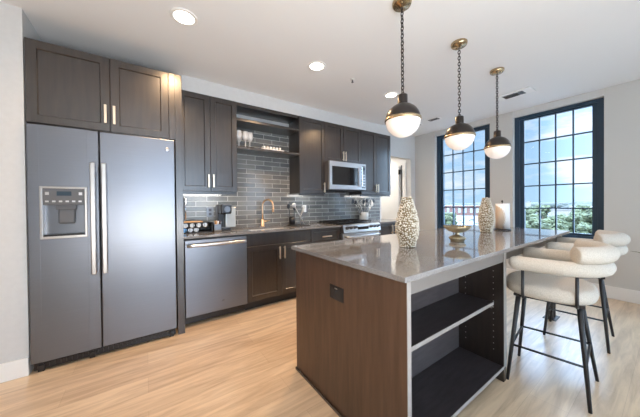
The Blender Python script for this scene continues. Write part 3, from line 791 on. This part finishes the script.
# ---------------------------------------------------------------- things on the wall-run counter
# coffee pod drawer
t = thing('coffee_pod_organizer', 'black wire coffee pod organizer in the counter corner', 'pod organizer', (.47, 3.20, CT1))
p = MB().box(-.16, .16, -.14, .12, 0, .010).box(-.16, .16, -.14, .12, .108, .116).box(-.16, -.152, -.14, .12, 0, .116).box(.152, .16, -.14, .12, 0, .116).box(-.16, .16, .112, .12, 0, .116).box(-.152, .152, -.14, .112, .054, .059)
p.build('frame', 'black_matte', t)
p = MB()
for i in range(9): p.cyl((-.15+i*.0375, -.144, .005), (-.15+i*.0375, -.144, .112), .0018, seg=6)
for z in (.004, .057, .112): p.cyl((-.155, -.144, z), (.155, -.144, z), .0022, seg=6)
p.build('front_grid', 'black_matte', t)
def pod(x, y, z, m, label):
    o = MB().cyl((0, 0, 0), (0, -.036, 0), .018, .022, 18).cyl((0, -.036, 0), (0, -.039, 0), .0245, .0245, 18).build('coffee_pod', m)
    o.location = (x, y, z); tag(o, label, 'coffee pod', 'coffee pods in the black organizer')
for i in range(4): pod(.355+i*.066, 3.115, CT1+.084, 'pod', 'white coffee pod in the upper row of the black organizer')
for i in range(3): pod(.345+i*.058, 3.115, CT1+.035, 'pod_blue' if i == 0 else 'pod', 'blue-lidded coffee pod in the lower row of the black organizer' if i == 0 else 'white coffee pod in the lower row of the black organizer')
t = MB().box(-.16, .06, -.10, .06, 0, .008, .002).build('wooden_board', 'orange'); t.location = (.47, 3.16, CT1+.117); tag(t, 'small orange-brown board on top of the coffee pod organizer', 'board')
# pod tower
t = thing('coffee_pod_tower', 'slim rack of black coffee pods against the tall end panel', 'pod rack', (.345, 3.20, CT1+.126))
MB().cyl((0, 0, 0), (0, 0, .008), .042, seg=24).build('base', 'steel_dark', t)
p = MB()
for s in (-1, 1):
    p.cyl((s*.028, -.02, .006), (s*.028, -.02, .262), .003, seg=8).cyl((s*.028, .02, .006), (s*.028, .02, .262), .003, seg=8)
p.torus((0, 0, .262), .034, .003, seg=24, rs=6)
p.build('rack', 'chrome', t)
for k in range(6):
    o = MB().cyl((0, 0, 0), (0, -.030, 0), .017, .0205, 16).cyl((0, -.030, 0), (0, -.033, 0), .023, .023, 16).build('coffee_pod', 'pod_black')
    o.location = (.345, 3.196, CT1+.158+k*.042); tag(o, 'black coffee pod in the slim rack by the end panel', 'coffee pod', 'black coffee pods in the slim rack')
# basket of packets
t = thing('condiment_basket', 'small dark basket of packets between pod organizer and coffee maker', 'basket', (.680, 3.10, CT1))
MB().box(-.042, .042, -.07, .07, 0, .022, .004).build('base', 'stucco', t)
p = MB().box(-.042, -.037, -.07, .07, .022, .11).box(.037, .042, -.07, .07, .022, .11).box(-.042, .042, -.07, -.064, .022, .085).box(-.042, .042, .064, .07, .022, .11)
p.build('side', 'steel_dark', t)
for i, (x, m) in enumerate(((-.022, 'orange'), (-.002, 'pod'), (.018, 'brick'))):
    o = MB().box(-.006, .006, -.05, .05, 0, .10, .002).build('packet', m); o.location = (.680+x, 3.10, CT1+.0225); o.rotation_euler = (0, math.radians(8), 0)
    tag(o, ('orange', 'white', 'dull red')[i]+' packet standing in the small dark basket', 'packet', 'packets in the basket')
# coffee maker
t = thing('coffee_maker', 'black and grey single-cup coffee maker under the left cabinet', 'coffee maker', (.80, 3.22, CT1))
MB().box(-.075, .045, -.13, .14, 0, .03, .006).build('base', 'black', t)
MB().box(-.075, -.0, .0, .14, .028, .30, .008).build('column', 'black', t)
MB().box(-.070, .055, -.14, .10, .20, .315, .016, 3).build('brew_head', 'black', t)
MB().cyl((.0, -.142, .255), (.0, -.150, .255), .035, seg=24).box(-.055, .05, -.146, -.138, .302, .310, .002).build('brew_handle', 'steel_dark', t)
MB().box(.001, .125, -.06, .14, .032, .27, .012, 3).build('water_tank', 'water', t)
MB().box(.0, .126, -.062, .142, .27, .282, .004).build('tank_lid', 'steel', t)
MB().box(-.06, .035, -.14, -.03, .03, .038, .002).build('drip_tray', 'steel_dark', t)
# outlets on the backsplash
def outlet(x, z, label):
    t = thing('power_outlet', label, 'outlet', (x, YB-.0125, z))
    MB().box(-.042, .042, -.006, 0, -.06, .06, .002).build('cover_plate', 'steel_dark', t)
    for s in (-1, 1): MB().box(-.017, .017, -.0085, -.0055, s*.026-.017, s*.026+.017, .002).build('socket', 'black', t)
    return t
outlet(.672, 1.133, 'dark power outlet on the tile left of the coffee maker')
t = outlet(2.09, 1.135, 'dark power outlet on the tile right of the faucet')
t = thing('plug_adapter', 'white plug-in adapter in the outlet right of the faucet', 'plug', (2.065, YB-.0215, 1.15))
MB().box(-.022, .022, -.035, 0, -.055, .055, .006).build('housing', 'pod', t)
# utensil stand on dark mat beside the sink
t = MB().box(-.13, .13, -.12, .12, 0, .008, .003).build('drying_mat', 'black_matte'); t.location = (1.80, 3.12, CT1); t.rotation_euler.z = 0
tag(t, 'dark drying mat to the right of the sink', 'mat')
t = thing('tongs', 'crossed silver kitchen tongs leaning in the dark holder beside the sink', 'tongs', (1.855, 3.17, CT1+.012))
p = MB()
p.tube([(.06, -.02, 0), (.0, 0, .12), (-.085, .02, .27)], [.008, .015, .028], 8, flat=.35).tube([(-.01, -.02, 0), (.01, 0, .12), (.07, .02, .24)], [.008, .013, .022], 8, flat=.35)
p.build('arm', 'steel', t)
MB().ball((-.088, .02, .28), .036, 2, (1, .4, 1)).build('tip', 'steel', t); MB().ball((.073, .02, .252), .03, 2, (1, .4, 1)).build('tip', 'steel', t)
t = thing('utensil_holder', 'dark upright utensil holder behind the crossed tongs', 'utensil holder', (1.80, 3.31, CT1))
MB().lathe([(0, .0), (.045, 0), (.048, .12), (.044, .12), (.042, .006), (0, .006)], seg=24, cap=False).build('cup', 'black', t)
for i, (dx, h, lean) in enumerate(((-.018, .30, -.03), (.018, .27, .03))):
    o = MB().cyl((0, 0, 0), (lean, .01, h-.06), .005, seg=8).ball((lean*1.15, .01, h-.03), .032, 2, (.9, .25, 1.2)).build('spatula', 'utensil_dark')
    o.location = (1.80+dx, 3.31, CT1+.008); tag(o, ('dark spatula leaning left in the black holder by the sink', 'dark spatula leaning right in the black holder by the sink')[i], 'spatula', 'dark spatulas by the sink')
# crock of utensils by the range
CX, CY = 3.27, 3.29
t = thing('utensil_crock', 'pale glass crock full of utensils behind the range', 'utensil crock', (CX, CY, CT1))
MB().lathe([(0, 0), (.075, 0), (.085, .02), (.088, .15), (.083, .15), (.080, .02), (0, .012)], seg=32, cap=False).build('jar', 'water', t)
for i in range(18):
    a = 2*PI*i/18+random.uniform(-.15, .15); l = random.uniform(.31, .39); sp = random.uniform(.10, .19)
    dx, dy = math.cos(a), math.sin(a)*.55
    dark = dx < .1 or (i % 4 == 0); kind = i % 3
    p = MB().tube([(0, 0, 0), (dx*sp*.5, dy*sp*.5, l*.5), (dx*sp, dy*sp, l*.78)], .005, 8)
    e = Vector((dx*sp*1.12, dy*sp*1.12, l*.88))
    if kind == 0: p.ball(e, .040, 2, (.75, .22, 1.2)); nm = 'spatula'
    elif kind == 1: p.ball(e, .036, 2, (.8, .35, 1.1)); nm = 'spoon'
    else:
        nm = 'whisk'
        for k in range(4):
            b = PI*k/4; c_, s_ = math.cos(b), math.sin(b)
            p.tube([e+Vector((c_*.026*math.sin(u), s_*.026*math.sin(u), -.045+.09*u/PI)) for u in [PI*j/8 for j in range(9)]], .0016, 5)
    m = 'utensil_dark' if dark and kind != 2 else ('steel' if kind == 2 else 'utensil_white')
    o = p.build(nm, m); o.location = (CX+dx*.045, CY+dy*.06, CT1+.016)
    look = {'utensil_dark': 'dark', 'steel': 'wire', 'utensil_white': 'pale'}[m]
    tag(o, f'{look} {nm} standing in the utensil crock behind the range', nm, 'utensils in the crock by the range')

# glasses and stacked dishes on the open shelves
def wine_glass(x, y, label):
    t = thing('wine_glass', label, 'glass', (x, y, 1.9505), 0, 'stemmed glasses on the lower open shelf')
    MB().lathe([(0, 0), (.033, 0), (.033, .003), (.006, .008), (.0045, .085), (.006, .095)], seg=24, cap=False).build('stem', 'stemware', t)
    MB().lathe([(.004, .093), (.028, .108), (.040, .14), (.041, .17), (.034, .215), (.032, .215), (.038, .17), (.037, .14), (.026, .112), (0, .098)], seg=28, cap=False).build('bowl', 'stemware', t)
for i, (x, y) in enumerate(((.985, 3.20), (1.07, 3.20), (1.02, 3.30), (1.135, 3.22))):
    wine_glass(x, y, ('stemmed glass at the left end of the lower open shelf', 'second stemmed glass from the left on the lower open shelf', 'stemmed glass at the back of the lower open shelf', 'rightmost stemmed glass on the lower open shelf')[i])
t = thing('napkin_tray', 'low white dish of folded napkins on the lower open shelf', 'tray', (1.43, 3.20, 1.9505))
MB().box(-.16, .16, -.07, .07, 0, .016, .004).build('tray', 'white', t)
for i in range(6):
    o = MB().box(-.011, .011, -.05, .05, -.017, .017, .005).build('folded_napkin', 'paper'); o.location = (1.31+i*.046, 3.20, 1.9505+.036); o.rotation_euler = (0, math.radians(18), 0)
    tag(o, 'white folded napkin in the low dish on the open shelf', 'napkin', 'folded napkins on the open shelf')

# plant at the right edge of the picture: one leaf reaches into view
t = thing('potted_plant', 'potted plant with long dark leaves at the right edge', 'plant', (4.22, -.17, 0))
MB().lathe([(0, 0), (.11, 0), (.14, .30), (.13, .30), (.12, .27), (0, .27)], seg=32, cap=False).build('pot', 'white', t)
for k, (az, ln, z1) in enumerate(((100, .42, .70), (20, .38, .9), (-70, .40, .8), (-140, .36, .95), (170, .25, 1.0))):
    a = math.radians(az); p = MB(); n = 10; L_, R_ = [], []
    for i in range(n+1):
        u = i/n; d = .04+ln*u; z = .27+(z1-.27)*(1-(1-u)**2.2); w = .035*math.sin(PI*min(1, .12+u*.88))**.8+.001
        c = Vector((d*math.cos(a), d*math.sin(a), z)); s = Vector((-math.sin(a), math.cos(a), 0))
        L_.append(p.bm.verts.new(c+s*w)); R_.append(p.bm.verts.new(c-s*w))
    for i in range(n): p.bm.faces.new((L_[i], L_[i+1], R_[i+1], R_[i])).smooth = True
    o = p.build('leaf', 'leaf', t); md = o.modifiers.new('solid', 'SOLIDIFY'); md.thickness = .003

# ---------------------------------------------------------------- outside
GZ = -12.0
def pol(az, D): a = math.radians(az); return D*math.sin(a), D*math.cos(a)
struct('ground', MB().box(12, 1500, -500, 1600, GZ-1, GZ), 'asphalt', 'pale parking lots and streets below')
def blob_tree(az, D, h, r, label, group):
    x, y = pol(az, D); t = thing('tree', label, 'tree', (x, y, GZ), random.random()*6, group)
    MB().cyl((0, 0, 0), (0, 0, h*.5), .35, .22, 8).build('trunk', 'bark', t)
    p = MB()
    for k in range(16):
        a = random.uniform(0, 2*PI); q = random.random()**.5*r*.75; zz = random.uniform(.42, .90)*h
        q *= 1-.55*abs(zz/h-.6)/.4
        p.ball((q*math.cos(a), q*math.sin(a), zz), random.uniform(.30, .46)*r, 3, (1, 1, .8))
    for v in p.bm.verts:
        v.co += Vector((random.uniform(-1, 1), random.uniform(-1, 1), random.uniform(-1, 1)))*.11*r*.6
    for f in p.bm.faces: f.smooth = False
    p.build('crown', 'foliage', t)
G2 = 'trees outside the right window'
for D, h, azs in ((58, 6.6, (76.4, 80.6, 84.0)), (68, 9.0, (73.6, 77.6, 81.4)), (79, 9.3, (75.4, 79.0, 82.8)), (91, 10.0, (73.4, 77.2, 80.6, 84.4)), (104, 10.0, (75.4, 78.8, 82.2)), (118, 10.8, (73.6, 81.0, 83.7)), (134, 11.2, (75.0, 82.4)), (160, 11.6, (73.8, 76.6, 81.2, 83.8))):
    for az in azs: blob_tree(az, D, h*random.uniform(.95, 1.05), 2.35*(D/75)**.55, 'leafy green tree outside the right window', G2)
for az, D, h, r in ((61.5, 105, 9.6, 2.8), (62.4, 116, 9.4, 3.0)):
    blob_tree(az, D, h, r, 'leafy green tree outside the left window', 'trees outside the left window')
p = MB()
for k in range(420):
    az = random.uniform(54, 90); D = random.uniform(430, 850); x, y = pol(az, D); q = random.uniform(8, 13)
    p.ball((x, y, random.uniform(-3.2, .6)-.62*q), q, 2, (1.6, 1.6, .62))
o = p.build('far_woods', 'far_green'); tag(o, 'band of distant woods along the horizon', 'woods', kind='stuff')
def building(name, az, D, w, d, h, m, label, nwin=0, rows=1, rz=None, gz=0):
    x, y = pol(az, D); t = thing(name, label, 'building', (x, y, GZ), math.radians(-az) if rz is None else rz)
    MB().box(-w/2, w/2, -d/2, d/2, 0, h).build('wall', m, t)
    MB().box(-w/2-.3, w/2+.3, -d/2-.3, d/2+.3, h, h+.5).build('roof', 'roofing', t)
    for i in range(nwin):
        for r in range(rows):
            xx = -w/2+w*(i+.5)/nwin; zz = h*(r+.55)/rows
            MB().box(xx-w/nwin*.22, xx+w/nwin*.22, -d/2-.15, -d/2+.1, zz-h/rows*.28, zz+h/rows*.28).build('window', 'win_far', t)
building('brick_building', 65.6, 300, 62, 20, 9.6, 'brick', 'long red brick building outside the left window', 12, 1)
building('brick_building', 61.2, 340, 26, 20, 8.8, 'brick', 'smaller red brick building at the left of the left window', 5, 1)
building('white_building', 78.7, 210, 15, 12, 8.2, 'stucco', 'cream low building in the middle of the right window', 3, 1)
building('white_building', 76.2, 240, 11, 12, 7.0, 'stucco', 'small cream building left of centre in the right window', 2, 1)
building('white_tower', 74.3, 330, 9, 9, 13.2, 'stucco', 'pale tall block at the left edge of the right window', 2, 2)
building('white_building', 82.4, 400, 34, 20, 7.0, 'stucco', 'long pale building far off in the right window', 10, 1)
building('low_building', 74.3, 50, 4.5, 4, 2.4, 'stucco', 'flat pale roof below the trees in the right window', 0, 1)
def car(az, D, rz, m, label):
    x, y = pol(az, D); t = thing('car', label, 'car', (x, y, GZ), rz, 'parked cars outside the left window')
    p = MB().box(-2.2, 2.2, -.88, .88, .35, .95, .15); p.build('body', m, t)
    MB().box(-1.2, 1.0, -.78, .78, .95, 1.45, .18).build('cabin', 'black_glass', t)
    for sx in (-1.35, 1.35):
        for sy in (-.85, .85): MB().cyl((sx, sy-.1, .33), (sx, sy+.1, .33), .33, seg=16).build('wheel', 'tyre', t)
for i, (az, D, m) in enumerate(((64.2, 190, 'car_white'), (66.2, 205, 'car_grey'), (65.0, 150, 'car_white'), (67.2, 165, 'car_white'))):
    car(az, D, math.radians(-az+6), m, ('white car parked left in the far row of the lot', 'silver car parked right in the far row of the lot', 'white car parked left in the near row of the lot', 'white car parked right in the near row of the lot')[i])
